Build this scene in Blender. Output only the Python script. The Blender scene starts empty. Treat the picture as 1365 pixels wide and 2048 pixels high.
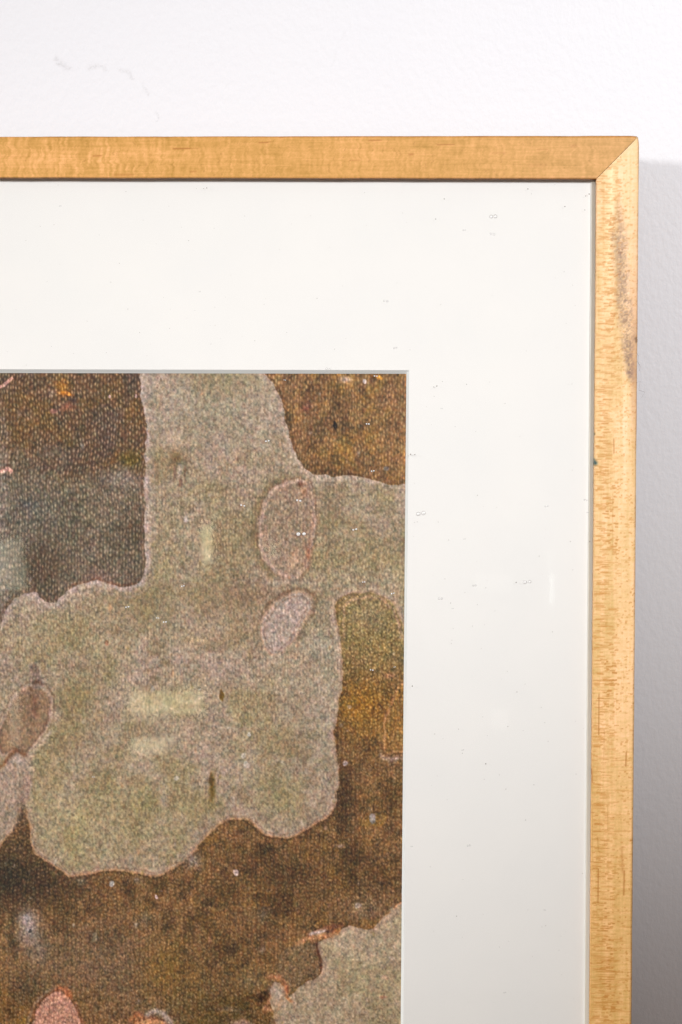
import bpy, math, random
import numpy as np
from mathutils import Vector, Matrix

# ================================================================ camera, world, lamps, exposure
# The picture frame leans on the wall.  Frame space: x to the right, y away from the viewer, z up, origin on
# the front face of the frame straight ahead of the camera; MM = metres.
MM = 0.001
K = 1.0 / 4.25                      # measured units of the frame front -> mm
DIST = 900.0                        # camera to the frame's front, mm
LEAN = math.radians(5.0)
THICK = 21.0                        # depth of the frame rails, mm
GAP = 20.0                          # felt bumpers hold the back of the frame this far off the wall, mm
ZTOP = (1024 - 270) * K
ORIGIN = Vector((0, -((THICK + GAP) * math.cos(LEAN) + ZTOP * math.sin(LEAN) + 0.3) * MM, 0.66))
FRAME = Matrix.Translation(ORIGIN) @ Matrix.Rotation(-LEAN, 4, 'X')

scene = bpy.context.scene
scene.render.engine = 'CYCLES'
scene.view_settings.view_transform = 'Standard'
scene.view_settings.look = 'None'
scene.view_settings.exposure = 0.0
scene.view_settings.gamma = 1.0
scene.cycles.use_denoising = True
scene.cycles.max_bounces = 8
scene.cycles.transparent_max_bounces = 16
scene.cycles.caustics_reflective = False
scene.cycles.caustics_refractive = False

cam_data = bpy.data.cameras.new('camera')
cam = bpy.data.objects.new('camera', cam_data)
scene.collection.objects.link(cam)
cam_data.sensor_fit = 'VERTICAL'
cam_data.sensor_height = 36.0
cam_data.lens = 36.0 * DIST / (2048 * K)
cam_data.clip_start = 0.05
cam_data.clip_end = 50
cam.matrix_world = FRAME @ Matrix.Translation((0, -DIST * MM, 0)) @ Matrix.Rotation(math.radians(90), 4, 'X')
scene.camera = cam

world = bpy.data.worlds.new('World'); scene.world = world
world.use_nodes = True
bg = world.node_tree.nodes['Background']
bg.inputs['Color'].default_value = (1.0, 0.885, 0.815, 1)
bg.inputs['Strength'].default_value = 0.325

def aim(o, target):
    o.rotation_euler = (Vector(target) - o.location).to_track_quat('-Z', 'Y').to_euler()

def area_lamp(name, loc, target, sx, sy, watts, colour):
    l = bpy.data.lights.new(name, 'AREA'); l.shape = 'RECTANGLE'; l.size = sx; l.size_y = sy
    l.energy = watts; l.color = colour
    o = bpy.data.objects.new(name, l); scene.collection.objects.link(o)
    o.location = loc; aim(o, target)
    return o

# the lamp high on the left (throws the frame's shadow to the right) and the spot from the upper right
kl = area_lamp('key_lamp', (-1.45, -1.25, 1.22), (0.2, 0, 0.0), 0.55, 0.26, 5.9, (1.0, 0.985, 0.97))
kl.data.spread = math.radians(64)
sl = bpy.data.lights.new('wall_spot', 'SPOT'); sl.energy = 83.5; sl.color = (0.975, 0.975, 1.0)
sl.shadow_soft_size = 0.10; sl.spot_size = math.radians(35); sl.spot_blend = 1.0
so = bpy.data.objects.new('wall_spot', sl); scene.collection.objects.link(so)
so.location = (0.75, -1.45, 1.30); aim(so, (0.06, 0, 0.872))
# small lamps and panes of the room behind the camera, seen mirrored in the glass
def room_pane(u, v, w, h, colour, strength, back=900.0, turn=0.0):
    k = (DIST + DIST + back) / DIST
    x = (u - 682.5) * K * k; z = (1024 - v) * K * k
    sx = w * K * k * MM; sy = h * K * k * MM
    l = bpy.data.lights.new('room_pane', 'AREA'); l.shape = 'RECTANGLE'; l.size = sx; l.size_y = sy
    l.energy = 2.2 * 0.7 * strength * math.pi * sx * sy * math.pi / 4 * 1.27; l.color = colour
    o = bpy.data.objects.new('room_pane', l); scene.collection.objects.link(o)
    o.matrix_world = FRAME @ Matrix.Translation((x * MM, -(DIST + back) * MM, z * MM)) @ Matrix.Rotation(math.radians(90), 4, 'X') @ Matrix.Rotation(turn, 4, 'Z')
for p in ((12, 1105, 66, 52, (0.92, 1.0, 0.78), 2.1), (18, 1154, 66, 52, (0.92, 1.0, 0.78), 2.1),
          (414, 1076, 22, 50, (1.0, 0.93, 0.55), 5.0), (414, 1112, 18, 34, (1.0, 0.93, 0.6), 5.5),
          (334, 1406, 148, 46, (1.0, 0.90, 0.48), 3.6), (296, 1492, 70, 32, (1.0, 0.93, 0.62), 3.8), (338, 1484, 28, 16, (1.0, 0.94, 0.62), 2.8),
          (1105, 1178, 5, 64, (0.9, 1.0, 0.97), 2.8), (1100, 1122, 5, 36, (0.9, 1.0, 0.97), 0.8), (1000, 1440, 34, 40, (1.0, 1.0, 0.97), 0.45),
          (988, 1166, 76, 34, (1.0, 1.0, 0.9), 0.35), (545, 1100, 16, 26, (1.0, 0.95, 0.6), 3.0), (28, 1440, 20, 100, (1.0, 0.95, 0.7), 2.0),
          (392, 1282, 34, 12, (1.0, 0.9, 0.6), 0.8)):
    room_pane(*p)

# ---------------------------------------------------------------- colour fields, all in the picture plane
# (u to the right, v downwards; 4.25 units = 1 mm, the scale at which the frame was measured)
def s2l(c):
    c = np.clip(np.asarray(c, dtype=np.float64) / 255.0, 0, 1)
    return np.where(c <= 0.04045, c / 12.92, ((c + 0.055) / 1.055) ** 2.4)

def vnoise(x, y, seed):
    r = np.random.RandomState(seed).rand(256, 256)
    xi = np.floor(x).astype(np.int64); yi = np.floor(y).astype(np.int64)
    fx = x - xi; fy = y - yi
    fx = fx * fx * (3 - 2 * fx); fy = fy * fy * (3 - 2 * fy)
    a = r[yi & 255, xi & 255]; b = r[yi & 255, (xi + 1) & 255]
    c = r[(yi + 1) & 255, xi & 255]; d = r[(yi + 1) & 255, (xi + 1) & 255]
    return ((a * (1 - fx) + b * fx) * (1 - fy) + (c * (1 - fx) + d * fx) * fy) * 2 - 1

def fbm(x, y, sx, sy=None, seed=1, octaves=4, gain=0.55):
    sy = sy or sx
    t = 0; a = 1; n = 0
    for k in range(octaves):
        t = t + a * vnoise(x / sx * 2 ** k + 13.7 * k, y / sy * 2 ** k + 7.1 * k, seed + k)
        n += a * a; a *= gain
    return t / math.sqrt(n) * 1.6

def sm(e0, e1, x):
    t = np.clip((x - e0) / (e1 - e0), 0, 1)
    return t * t * (3 - 2 * t)

def sdist(x, y, poly):
    """signed distance to a closed polygon, positive inside"""
    p = np.array(poly, dtype=np.float64)
    d = np.full(x.shape, 1e12); ins = np.zeros(x.shape, bool)
    for i in range(len(p)):
        ax, ay = p[i]; bx, by = p[(i + 1) % len(p)]
        ex, ey = bx - ax, by - ay
        wx, wy = x - ax, y - ay
        t = np.clip((wx * ex + wy * ey) / (ex * ex + ey * ey + 1e-9), 0, 1)
        d = np.minimum(d, (wx - t * ex) ** 2 + (wy - t * ey) ** 2)
        c = (ay <= y) != (by <= y)
        if abs(ey) > 1e-9:
            ins ^= c & (x < ax + (y - ay) * ex / ey)
    d = np.sqrt(d)
    return np.where(ins, d, -d)

def ldist(x, y, pts):
    d = np.full(x.shape, 1e12)
    for (ax, ay), (bx, by) in zip(pts[:-1], pts[1:]):
        ex, ey = bx - ax, by - ay
        wx, wy = x - ax, y - ay
        t = np.clip((wx * ex + wy * ey) / (ex * ex + ey * ey + 1e-9), 0, 1)
        d = np.minimum(d, (wx - t * ex) ** 2 + (wy - t * ey) ** 2)
    return np.sqrt(d)

def cells(x, y, px, py, seed):
    """soft upright grains laid in staggered, jittered columns"""
    r = np.random.RandomState(seed)
    J = r.rand(512, 512, 3)
    gx = x / px; ci = np.floor(gx).astype(np.int64)
    out = np.zeros(x.shape)
    for di in (-1, 0, 1):
        c = ci + di
        gy = y / py + (c & 1) * 0.5 + J[3, c & 511, 0] * 0.6
        cj = np.floor(gy).astype(np.int64)
        for dj in (-1, 0, 1):
            k = cj + dj
            j = J[k & 511, c & 511]
            dx = gx - (c + 0.5 + (j[..., 0] - 0.5) * 0.36)
            dy = gy - (k + 0.5 + (j[..., 1] - 0.5) * 0.36)
            g = np.exp(-(dx / 0.27) ** 2 - (dy / 0.34) ** 2) * (0.48 + 0.7 * j[..., 2])
            out = np.maximum(out, g)
    return out

LIGHT_TOP_EDGE = [(276, 1168), (262, 1174), (235, 1172), (210, 1165), (195, 1161), (160, 1168), (135, 1180), (120, 1195),
                  (112, 1206), (90, 1203), (78, 1193), (70, 1184), (45, 1188), (30, 1195), (15, 1218), (0, 1245), (-60, 1300)]
P_A = [(-60, 700), (276, 700), (280, 748), (284, 790), (291, 840), (293, 890), (290, 930), (289, 980), (291, 1030), (290, 1080),
       (292, 1120), (288, 1145)] + LIGHT_TOP_EDGE + [(-160, 1340), (-260, 1300), (-400, 1180), (-420, 900), (-300, 760)]
P_B = [(515, 700), (528, 745), (548, 770), (562, 800), (572, 840), (580, 870), (588, 900), (597, 920), (610, 935), (628, 950),
       (660, 951), (700, 951), (735, 958), (760, 963), (775, 970), (812, 968), (900, 968), (900, 700)]
P_C = [(668, 1215), (672, 1240), (682, 1275), (686, 1310), (688, 1350), (685, 1380), (676, 1410), (672, 1445), (668, 1470),
       (672, 1500), (677, 1530), (678, 1560), (676, 1590), (670, 1610), (660, 1630), (650, 1638), (630, 1648), (610, 1660),
       (590, 1672), (570, 1676), (545, 1674), (530, 1668), (512, 1655), (500, 1642), (485, 1636), (468, 1636), (450, 1642),
       (430, 1655), (415, 1670), (405, 1680), (395, 1695), (375, 1718), (350, 1735), (325, 1750), (300, 1753), (275, 1748),
       (250, 1742), (220, 1740), (195, 1742), (170, 1752), (140, 1755), (130, 1750), (110, 1732), (85, 1718), (68, 1708),
       (63, 1680), (58, 1650), (52, 1615), (46, 1590), (40, 1620), (30, 1650), (5, 1685), (-40, 1740), (-300, 1800), (-500, 1750), (-700, 1900),
       (-760, 2400), (-500, 2900), (100, 2950), (420, 2800), (500, 2500), (520, 2300), (620, 2200), (700, 2150), (840, 2100),
       (900, 2050), (900, 1280), (820, 1272), (808, 1262), (800, 1240), (786, 1208), (765, 1193), (740, 1185), (705, 1186), (678, 1198)]
P_E = [(900, 1760), (810, 1800), (785, 1820), (765, 1838), (748, 1856), (730, 1860), (712, 1853), (700, 1849), (680, 1862),
       (660, 1875), (637, 1882), (634, 1900), (640, 1920), (644, 1935), (640, 1950), (630, 1960), (610, 1966), (592, 1976),
       (582, 1990), (572, 1980), (560, 1968), (546, 1965), (539, 1978), (538, 2000), (546, 2018), (552, 2050), (560, 2120),
       (650, 2200), (900, 2260)]
P_OV = [(600, 957), (618, 966), (627, 1000), (632, 1040), (626, 1080), (622, 1110), (612, 1140), (598, 1158), (575, 1158),
        (550, 1146), (530, 1122), (520, 1090), (517, 1050), (525, 1010), (545, 980), (570, 962)]
P_OV2 = [(585, 1188), (610, 1188), (624, 1200), (618, 1222), (606, 1246), (592, 1270), (577, 1292), (560, 1306), (545, 1308),
         (530, 1295), (524, 1265), (530, 1235), (550, 1205)]
P_OV3 = [(22, 1402), (40, 1378), (62, 1366), (90, 1372), (103, 1395), (103, 1430), (95, 1458), (75, 1485), (55, 1508),
         (30, 1502), (4, 1512), (-8, 1490), (0, 1455), (10, 1432)]
P_PALE = [(-60, 1560), (0, 1548), (15, 1520), (35, 1508), (56, 1516), (62, 1545), (60, 1590), (50, 1625), (25, 1670), (-60, 1720)]
P_ARCH = [(690, 1215), (710, 1198), (740, 1192), (765, 1200), (785, 1220), (800, 1262), (830, 1300), (830, 1500), (790, 1520),
          (740, 1450), (700, 1400), (686, 1330)]
P_H = [(772, 1440), (790, 1400), (800, 1370), (830, 1360), (830, 1500), (772, 1508)]
P_F = [(52, 2090), (64, 2045), (74, 2018), (92, 1994), (107, 1986), (122, 1984), (136, 1992), (152, 2018), (170, 2060), (175, 2100)]
P_F2 = [(250, 2090), (258, 2052), (275, 2040), (300, 2036), (325, 2040), (345, 2060), (350, 2100)]
P_OL = [(556, 1912), (580, 1895), (603, 1884), (632, 1886), (638, 1915), (643, 1935), (634, 1955), (604, 1964), (582, 1984), (566, 1962), (556, 1940)]

def bark(x, y):
    """the printed close-up of plane-tree bark: (N,3) linear colour"""
    x = np.asarray(x, float); y = np.asarray(y, float)
    wx = x + 1.9 * fbm(x, y, 24, seed=11, octaves=4, gain=0.6); wy = y + 1.9 * fbm(x, y, 24, seed=21, octaves=4, gain=0.6)
    far = sm(-80, -260, x) + sm(2120, 2300, y)
    wx = wx + np.clip(far, 0, 1) * 26 * fbm(x, y, 90, seed=31); wy = wy + np.clip(far, 0, 1) * 26 * fbm(x, y, 90, seed=41)
    n_big = fbm(x, y, 150, seed=50); n_mid = fbm(x, y, 46, seed=60); n_olive = fbm(x, y, 70, seed=70)
    n_fine = fbm(x, y, 4.0, 5.0, seed=80, octaves=2, gain=0.7); n_fine2 = fbm(x, y, 3.1, 3.8, seed=90, octaves=2)
    n_red = fbm(x, y, 9, seed=95, octaves=3)
    grain = fbm(x, y, 12, seed=99, octaves=3)
    c_up = cells(x + 3 * fbm(x, y, 60, seed=5), y, 6.4, 11.5, 1) - 0.24
    c_fn = 0.5 * cells(x + 9, y + 4, 9.0, 7.5, 3) + 0.75 * cells(x + 2 * fbm(x, y, 8, seed=7) + 5 * fbm(x, y, 70, seed=6), y, 6.2, 8.0, 2) - 0.34

    def mix(a, b, m):
        return a * (1 - m[..., None]) + np.asarray(b, float) * m[..., None]
    one = np.ones(x.shape)
    # pale grey-olive plates
    col = mix(one[..., None] * np.array([156, 140, 121.]), [142, 127, 94], sm(-0.1, 1.4, n_olive) * 0.7)
    col = mix(col, [160, 140, 130], sm(0.0, 1.3, -n_olive + 0.4 * n_mid) * 0.7)
    col = mix(col, [136, 116, 90], sm(0.2, 1.3, fbm(x, y, 34, seed=75)) * 0.5)
    col = mix(col, [152, 142, 92], 0.45 * np.exp(-((x - 200) / 150) ** 2 - ((y - 1640) / 90) ** 2))
    col = mix(col, [140, 131, 84], 0.30 * np.exp(-((x - 120) / 120) ** 2 - ((y - 1270) / 60) ** 2))
    col = mix(col, [140, 128, 84], 0.35 * np.exp(-((x - 720) / 90) ** 2 - ((y - 1110) / 60) ** 2))
    col = mix(col, [150, 128, 112], 0.55 * np.exp(-((x - 500) / 70) ** 2 - ((y - 1220) / 90) ** 2))
    for cx, cy, rx, ry, c_, s_ in ((470, 1080, 50, 110, [134, 118, 92], 0.6), (330, 1110, 34, 120, [146, 132, 104], 0.5), (430, 820, 120, 60, [150, 140, 122], 0.6), (660, 1010, 16, 130, [124, 108, 84], 0.5),
            (250, 1200, 90, 40, [138, 122, 92], 0.5), (150, 1400, 50, 60, [132, 118, 82], 0.6), (500, 1190, 60, 22, [136, 112, 90], 0.6), (640, 1250, 30, 60, [138, 124, 98], 0.5), (650, 1420, 26, 100, [168, 156, 140], 0.6),
            (330, 1480, 110, 26, [156, 138, 120], 0.5), (560, 1590, 60, 50, [140, 128, 94], 0.5), (640, 1290, 30, 30, [156, 150, 138], 0.5), (230, 1090, 1, 1, [0, 0, 0], 0)):
        col = mix(col, c_, np.exp(-((wx - cx) / rx) ** 2 - ((wy - cy) / ry) ** 2) * min(1, s_ * 1.35))
    amp = one * 13.0
    col = col + (3 * n_mid + 3 * n_big)[..., None]
    cellamp = 20 * sm(800, 1000, y) * (1 - sm(1330, 1560, y)) * sm(-0.8, 0.8, n_big + 0.5) + 14
    cell = c_up * cellamp

    def region(poly):
        return sdist(wx, wy, poly)
    dA, dB, dC, dE = region(P_A), region(P_B), region(P_C), region(P_E)
    # more plates in the part of the print that lies outside the measured corner
    blob = fbm(x, y, 210, 260, seed=120, octaves=3)
    dX = np.where(np.clip(far, 0, 1) > 0.02, (blob - 0.25) * 60 - 60 * (1 - np.clip(far, 0, 1)), -99)
    # rims of the pale plates: pale inside, a thin rust line at the lip
    for d, w, rim, lip in ((dA, 20, [178, 160, 158], [120, 82, 56]), (dB, 18, [180, 160, 148], [92, 64, 38]),
                           (dC, 19, [174, 152, 138], [182, 136, 100]), (dX, 12, [176, 152, 132], [150, 110, 80])):
        near = sm(-w, -1.5, d) * (d < 2)
        col = mix(col, rim, near * (0.72 + 0.28 * np.clip(n_red, -1, 1)))
        col = mix(col, np.array(rim) * 0.78, np.exp(-((d + w * 0.95) / 3.5) ** 2) * (d < 2) * 0.28)
    # A: upper left, umber above and grey below
    low = sm(915, 965, y + 22 * fbm(x, y, 60, seed=131) - 0.05 * (x - 150))
    a_c = mix(one[..., None] * np.array([100, 77, 54.]), [110, 83, 44], sm(0.0, 1.2, n_mid + 0.2) * 0.65)
    a_c = mix(a_c, [86, 72, 62], sm(0.2, 1.2, -n_olive) * 0.7)
    a_c = mix(a_c, [168, 112, 34], np.exp(-((x - 125) / 16) ** 2 - ((y - 775) / 20) ** 2) * 0.7)
    a_c = mix(a_c, [92, 84, 20], np.exp(-((x - 262) / 22) ** 2 - ((y - 920) / 16) ** 2) * 0.75)
    a_l = mix(one[..., None] * np.array([114, 101, 82.]), [98, 88, 70], sm(-0.3, 0.9, n_mid))
    a_l = mix(a_l, [100, 94, 82], np.exp(-((x - 60) / 70) ** 2 - ((y - 1030) / 60) ** 2) * 0.8)
    a_l = mix(a_l, [134, 118, 108], np.exp(-((x - 250) / 45) ** 2 - ((y - 955) / 26) ** 2) * 0.7)
    a_l = mix(a_l, [70, 54, 40], np.exp(-((x - 85) / 40) ** 2 - ((y - 1135) / 50) ** 2) * 0.75)
    a_l = mix(a_l, [84, 66, 50], np.exp(-((x - 270) / 20) ** 2 - ((y - 1060) / 50) ** 2) * 0.55)
    a_l = mix(a_l, [126, 102, 92], np.exp(-((x - 200) / 60) ** 2 - ((y - 1152) / 20) ** 2) * 0.6)
    a_all = a_c * (1 - low[..., None]) + a_l * low[..., None]
    a_all = mix(a_all, [134, 122, 112], sm(26, 4, x + 8 * n_red) * sm(740, 950, y) * 0.55)
    mA = sm(-1.2, 1.2, dA); col = mix(col, a_all, mA)
    cell = cell * (1 - mA) + mA * c_up * (74 - 14 * low)
    # B: upper right, warm ochre brown
    b_c = mix(one[..., None] * np.array([128, 95, 60.]), [146, 110, 54], sm(-0.1, 1.1, n_mid + 0.2) * 0.8)
    b_c = mix(b_c, [84, 64, 44], np.exp(-((x - 640) / 28) ** 2 - ((y - 865) / 30) ** 2) * 0.7)
    b_c = mix(b_c, [86, 62, 34], np.exp(-((x - 640) / 120) ** 2 - ((y - 945) / 20) ** 2) * 0.6)
    b_c = mix(b_c, [124, 94, 64], sm(0.2, 1.2, -n_olive) * 0.6)
    b_c = mix(b_c, [78, 58, 34], sm(0.2, 1.3, fbm(x, y, 24, 34, seed=160)) * 0.6)
    b_c = mix(b_c, [160, 126, 78], sm(0.4, 1.4, fbm(x, y, 16, 40, seed=165)) * 0.6)
    b_c = mix(b_c, [176, 118, 66], sm(802, 815, x + 4 * n_mid) * 0.6)
    mB = sm(-1.2, 1.2, dB); col = mix(col, b_c, mB)
    cell = cell * (1 - mB) + mB * c_up * 52
    # C: the brown under-bark of the lower half
    c_c = mix(one[..., None] * np.array([124, 92, 54.]), [100, 74, 40], sm(-0.3, 1.0, n_mid))
    c_c = mix(c_c, [146, 108, 50], sm(0.3, 1.4, fbm(x, y, 58, seed=140)) * 0.7)
    c_c = mix(c_c, [70, 50, 28], sm(0.2, 1.3, fbm(x, y, 26, seed=150)) * 0.65)
    c_c = mix(c_c, [144, 110, 70], sm(0.1, 1.3, fbm(x, y, 20, seed=155)) * 0.6)
    c_c = mix(c_c, [134, 98, 64], sm(0.1, 1.2, n_olive) * 0.5)
    c_c = mix(c_c, [72, 54, 34], np.exp(-((x - 60) / 120) ** 2 - ((y - 1765) / 55) ** 2) * 0.95)
    c_c = mix(c_c, [46, 40, 28], np.exp(-((x - 10) / 55) ** 2 - ((y - 1745) / 55) ** 2) * 0.8)
    c_c = mix(c_c, [122, 100, 78], np.exp(-((x - 190) / 150) ** 2 - ((y - 1920) / 70) ** 2) * 0.7)
    c_c = mix(c_c, [128, 106, 82], np.exp(-((x - 300) / 120) ** 2 - ((y - 2010) / 45) ** 2) * 0.6)
    c_c = mix(c_c, [74, 64, 42], np.exp(-((x - 60) / 40) ** 2 - ((y - 1980) / 40) ** 2) * 0.5)
    c_c = mix(c_c, [132, 100, 34], np.exp(-((x - 330) / 50) ** 2 - ((y - 1940) / 60) ** 2) * 0.5)
    c_c = mix(c_c, [76, 56, 32], np.exp(-((x - 560) / 150) ** 2 - ((y - 1750) / 60) ** 2) * 0.5)
    c_c = mix(c_c, [62, 44, 24], np.exp(-((x - 690) / 20) ** 2 - ((y - 1585) / 75) ** 2) * 0.8)
    c_c = mix(c_c, [152, 108, 34], np.exp(-((x - 725) / 60) ** 2 - ((y - 1410) / 60) ** 2) * 0.8)
    tg = sm(1400, 1250, y) * sm(655, 685, x)
    c_c = mix(c_c, [139, 120, 74], tg * 0.92)
    c_c = mix(c_c, [154, 138, 112], np.exp(-((x - 742) / 40) ** 2 - ((y - 1222) / 36) ** 2) * 0.6)
    c_c = mix(c_c, [136, 110, 84], sm(1850, 1830, y) * np.exp(-((x - 735) / 55) ** 2 - ((y - 1822) / 34) ** 2) * 0.75)
    c_c = mix(c_c, [92, 78, 46], sm(600, 440, x) * sm(1900, 2040, y) * sm(300, 420, x) * 0.6)
    mC = sm(-1.2, 1.2, dC); col = mix(col, c_c, mC)
    cell = cell * (1 - mC) + mC * c_fn * (54 + 18 * np.exp(-((x - 740) / 80) ** 2 - ((y - 1360) / 110) ** 2))
    mX = sm(-1.2, 1.2, dX); col = mix(col, c_c + 4, mX * (1 - mC)); cell = cell * (1 - mX) + mX * c_fn * 38
    # dark seam and rust lip on the plate edges
    for d, s, cc in ((dA, 0.55, [104, 74, 58]), (dB, 0.6, [78, 54, 32]), (dC, 0.5 * (1 - 0.75 * tg), [72, 50, 30])):
        col = mix(col, cc, np.exp(-((d - 4) / 3.2) ** 2) * s * (0.6 + 0.5 * np.clip(n_red, -1, 1)))
    col = mix(col, [186, 140, 104], np.exp(-((dC + 1.0) / 2.2) ** 2) * 0.8 * sm(1560, 1640, y) * sm(690, 660, x))
    col = mix(col, [156, 122, 94], np.exp(-((dC + 1.5) / 2.2) ** 2) * 0.45)
    col = mix(col, [126, 98, 78], np.exp(-((dC + 6.5 + 1.5 * n_red) / 1.8) ** 2) * 0.5 * sm(1600, 1650, y) * sm(700, 660, x))
    # E: pale plate lower right
    mE = sm(-1.2, 1.2, dE)
    e_c = mix(one[..., None] * np.array([172, 154, 132.]), [156, 142, 110], sm(-0.2, 1.1, n_olive) * 0.6)
    e_c = mix(e_c, [182, 156, 136], sm(22, 0, dE + 3 * n_red) * 0.7) + (6 * n_mid)[..., None]
    e_c = mix(e_c, [170, 150, 132], np.exp(-((x - 590) / 50) ** 2 - ((y - 2030) / 40) ** 2) * 0.6)
    col = mix(col, e_c, mE); cell = cell * (1 - mE) + mE * c_fn * 18
    col = mix(col, [196, 140, 96], np.exp(-((dE - 0.5) / 2.0) ** 2) * 0.75 * sm(1870, 1790, y))
    col = mix(col, [70, 44, 28], np.exp(-((dE + 3) / 2.6) ** 2) * 0.65 * sm(600, 640, x) * sm(1890, 1905, y))
    # ovals, torn bits and small plates
    d = region(P_OV); m = sm(-3, 3, d)
    col = mix(col, [122, 106, 78], np.exp(-((d + 9) / 7) ** 2) * 0.8 * sm(620, 550, x))
    col = mix(col, [126, 116, 96], np.exp(-((x - 566) / 26) ** 2 - ((y - 1040) / 44) ** 2) * 0.6)
    col = mix(col, [146, 124, 108], m * 0.7); col = mix(col, [190, 162, 150], np.exp(-((d - 3) / 5) ** 2) * 0.75)
    col = mix(col, [186, 152, 130], np.exp(-((x - 590) / 22) ** 2 - ((y - 1125) / 20) ** 2) * 0.5)
    col = mix(col, [118, 92, 72], np.exp(-((d + 3.5) / 2.4) ** 2) * 0.65)
    col = mix(col, [142, 106, 86], np.exp(-((d - 6) / 4) ** 2) * 0.4 * sm(590, 620, x + 6 * n_red))
    col = mix(col, [96, 56, 42], np.exp(-((x - 601) / 6) ** 2 - ((y - 969) / 5) ** 2) * 0.9)
    col = mix(col, [180, 124, 92], np.exp(-((x - 608) / 7) ** 2 - ((y - 984) / 10) ** 2) * 0.6)
    col = mix(col, [148, 92, 66], np.exp(-((x - 617) / 5) ** 2 - ((y - 1108) / 15) ** 2) * 0.7)
    col = mix(col, [166, 150, 142], np.exp(-((x - 570) / 42) ** 2 - ((y - 1163) / 10) ** 2) * 0.6)
    d = region(P_OV2); m = sm(-2, 2, d)
    col = mix(col, [172, 154, 148], m * 0.85); col = mix(col, [190, 156, 138], np.exp(-((d + 2) / 2.6) ** 2) * 0.7)
    col = mix(col, [116, 88, 68], np.exp(-((d + 8) / 3.5) ** 2) * 0.75 * sm(1290, 1200, y))
    col = mix(col, [120, 90, 72], np.exp(-((d - 6) / 2) ** 2) * 0.35)
    col = mix(col, [176, 160, 146], np.exp(-((x - 550) / 16) ** 2 - ((y - 1318) / 10) ** 2) * 0.55)
    d = region(P_OV3); m = sm(-2, 2, d)
    col = mix(col, [132, 106, 84], m * 0.85); col = mix(col, [184, 158, 146], np.exp(-((d - 1) / 3.5) ** 2) * 0.7)
    col = mix(col, [98, 74, 60], np.exp(-((d + 5) / 2.2) ** 2) * 0.5 * sm(1500, 1440, y))
    col = mix(col, [104, 70, 54], np.exp(-((x - 68) / 8) ** 2 - ((y - 1410) / 26) ** 2) * 0.7)
    col = mix(col, [88, 58, 46], np.exp(-((d - 5) / 3) ** 2) * 0.45 * sm(1400, 1480, y + 0.3 * x))
    d = ldist(wx, wy, [(68, 1335), (74, 1350), (76, 1366)])
    col = mix(col, [112, 96, 88], sm(11, 7, d) * 0.8); col = mix(col, [164, 148, 140], np.exp(-((d - 11) / 3) ** 2) * 0.5)
    col = mix(col, [92, 66, 52], np.exp(-((x - 74) / 9) ** 2 - ((y - 1364) / 4) ** 2) * 0.9)
    col = mix(col, [104, 92, 82], np.exp(-((ldist(wx, wy, [(62, 1332), (72, 1322), (86, 1320), (98, 1332), (100, 1345)]) / 3) ** 2)) * 0.6)
    col = mix(col, [178, 160, 146], np.exp(-((x - 112) / 12) ** 2 - ((y - 1432) / 12) ** 2) * 0.7)
    col = mix(col, [188, 166, 152], np.exp(-((ldist(wx, wy, [(104, 1462), (88, 1480), (66, 1504), (58, 1520), (64, 1545), (60, 1570)]) / 4) ** 2)) * 0.7)
    d = region(P_PALE); m = sm(-4, 4, d)
    col = mix(col, [158, 138, 126], m * 0.9 * sm(1700, 1590, y)); col = mix(col, [176, 158, 152], np.exp(-((x - 38) / 16) ** 2 - ((y - 1520) / 14) ** 2) * 0.8)
    col = mix(col, [116, 72, 44], np.exp(-((ldist(wx, wy, [(-10, 1540), (8, 1530), (22, 1508), (36, 1500), (52, 1508)]) / 4) ** 2)) * 0.75)
    col = mix(col, [84, 66, 48], np.exp(-((x - 45) / 9) ** 2 - ((y - 1640) / 38) ** 2) * 0.8)
    d = region(P_ARCH)
    col = mix(col, [136, 118, 72], sm(-6, 6, d) * 0.3 * sm(1420, 1300, y))
    col = mix(col, [140, 122, 88], np.exp(-((x - 740) / 46) ** 2 - ((y - 1225) / 38) ** 2) * 0.5); col = mix(col, [184, 150, 116], np.exp(-((d + 1) / 2.6) ** 2) * 0.75 * sm(1310, 1240, y))
    col = mix(col, [168, 138, 112], np.exp(-((ldist(wx, wy, [(786, 1220), (796, 1250), (803, 1268), (812, 1285)]) / 3.2) ** 2)) * 0.55)
    d = region(P_H)
    col = mix(col, [152, 112, 56], sm(-2, 2, d) * 0.6); col = mix(col, [188, 138, 92], np.exp(-((d + 1) / 2.4) ** 2) * 0.7 * sm(1520, 1500, y))
    col = mix(col, [186, 160, 146], np.exp(-((ldist(wx, wy, [(765, 1516), (785, 1522), (812, 1514)]) / 5.5) ** 2)) * (0.55 + 0.3 * n_red))
    col = mix(col, [160, 108, 84], np.exp(-((x - 780) / 12) ** 2 - ((y - 1352) / 7) ** 2) * 0.6)
    d = region(P_OL); col = mix(col, [126, 104, 74], sm(-3, 3, d) * 0.8); col = mix(col, [92, 72, 50], np.exp(-((x - 622) / 14) ** 2 - ((y - 1953) / 6) ** 2) * 0.7)
    def streak(pts, w, c, s):
        nonlocal col
        col = mix(col, c, np.exp(-(ldist(wx, wy, pts) / w) ** 2) * s)
    streak([(598, 1888), (612, 1876), (630, 1874), (652, 1872), (676, 1866)], 5, [196, 142, 100], 0.9)
    streak([(622, 1868), (640, 1858), (662, 1852), (684, 1850)], 5, [138, 84, 56], 0.75)
    streak([(624, 1866), (636, 1864), (650, 1861)], 4, [204, 184, 176], 0.95)
    streak([(654, 1862), (668, 1859)], 4, [86, 56, 44], 0.9)
    streak([(670, 1860), (678, 1862)], 4, [184, 118, 70], 0.85)
    streak([(632, 1884), (634, 1902), (641, 1920), (642, 1936)], 2.6, [96, 52, 34], 0.8)
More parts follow.
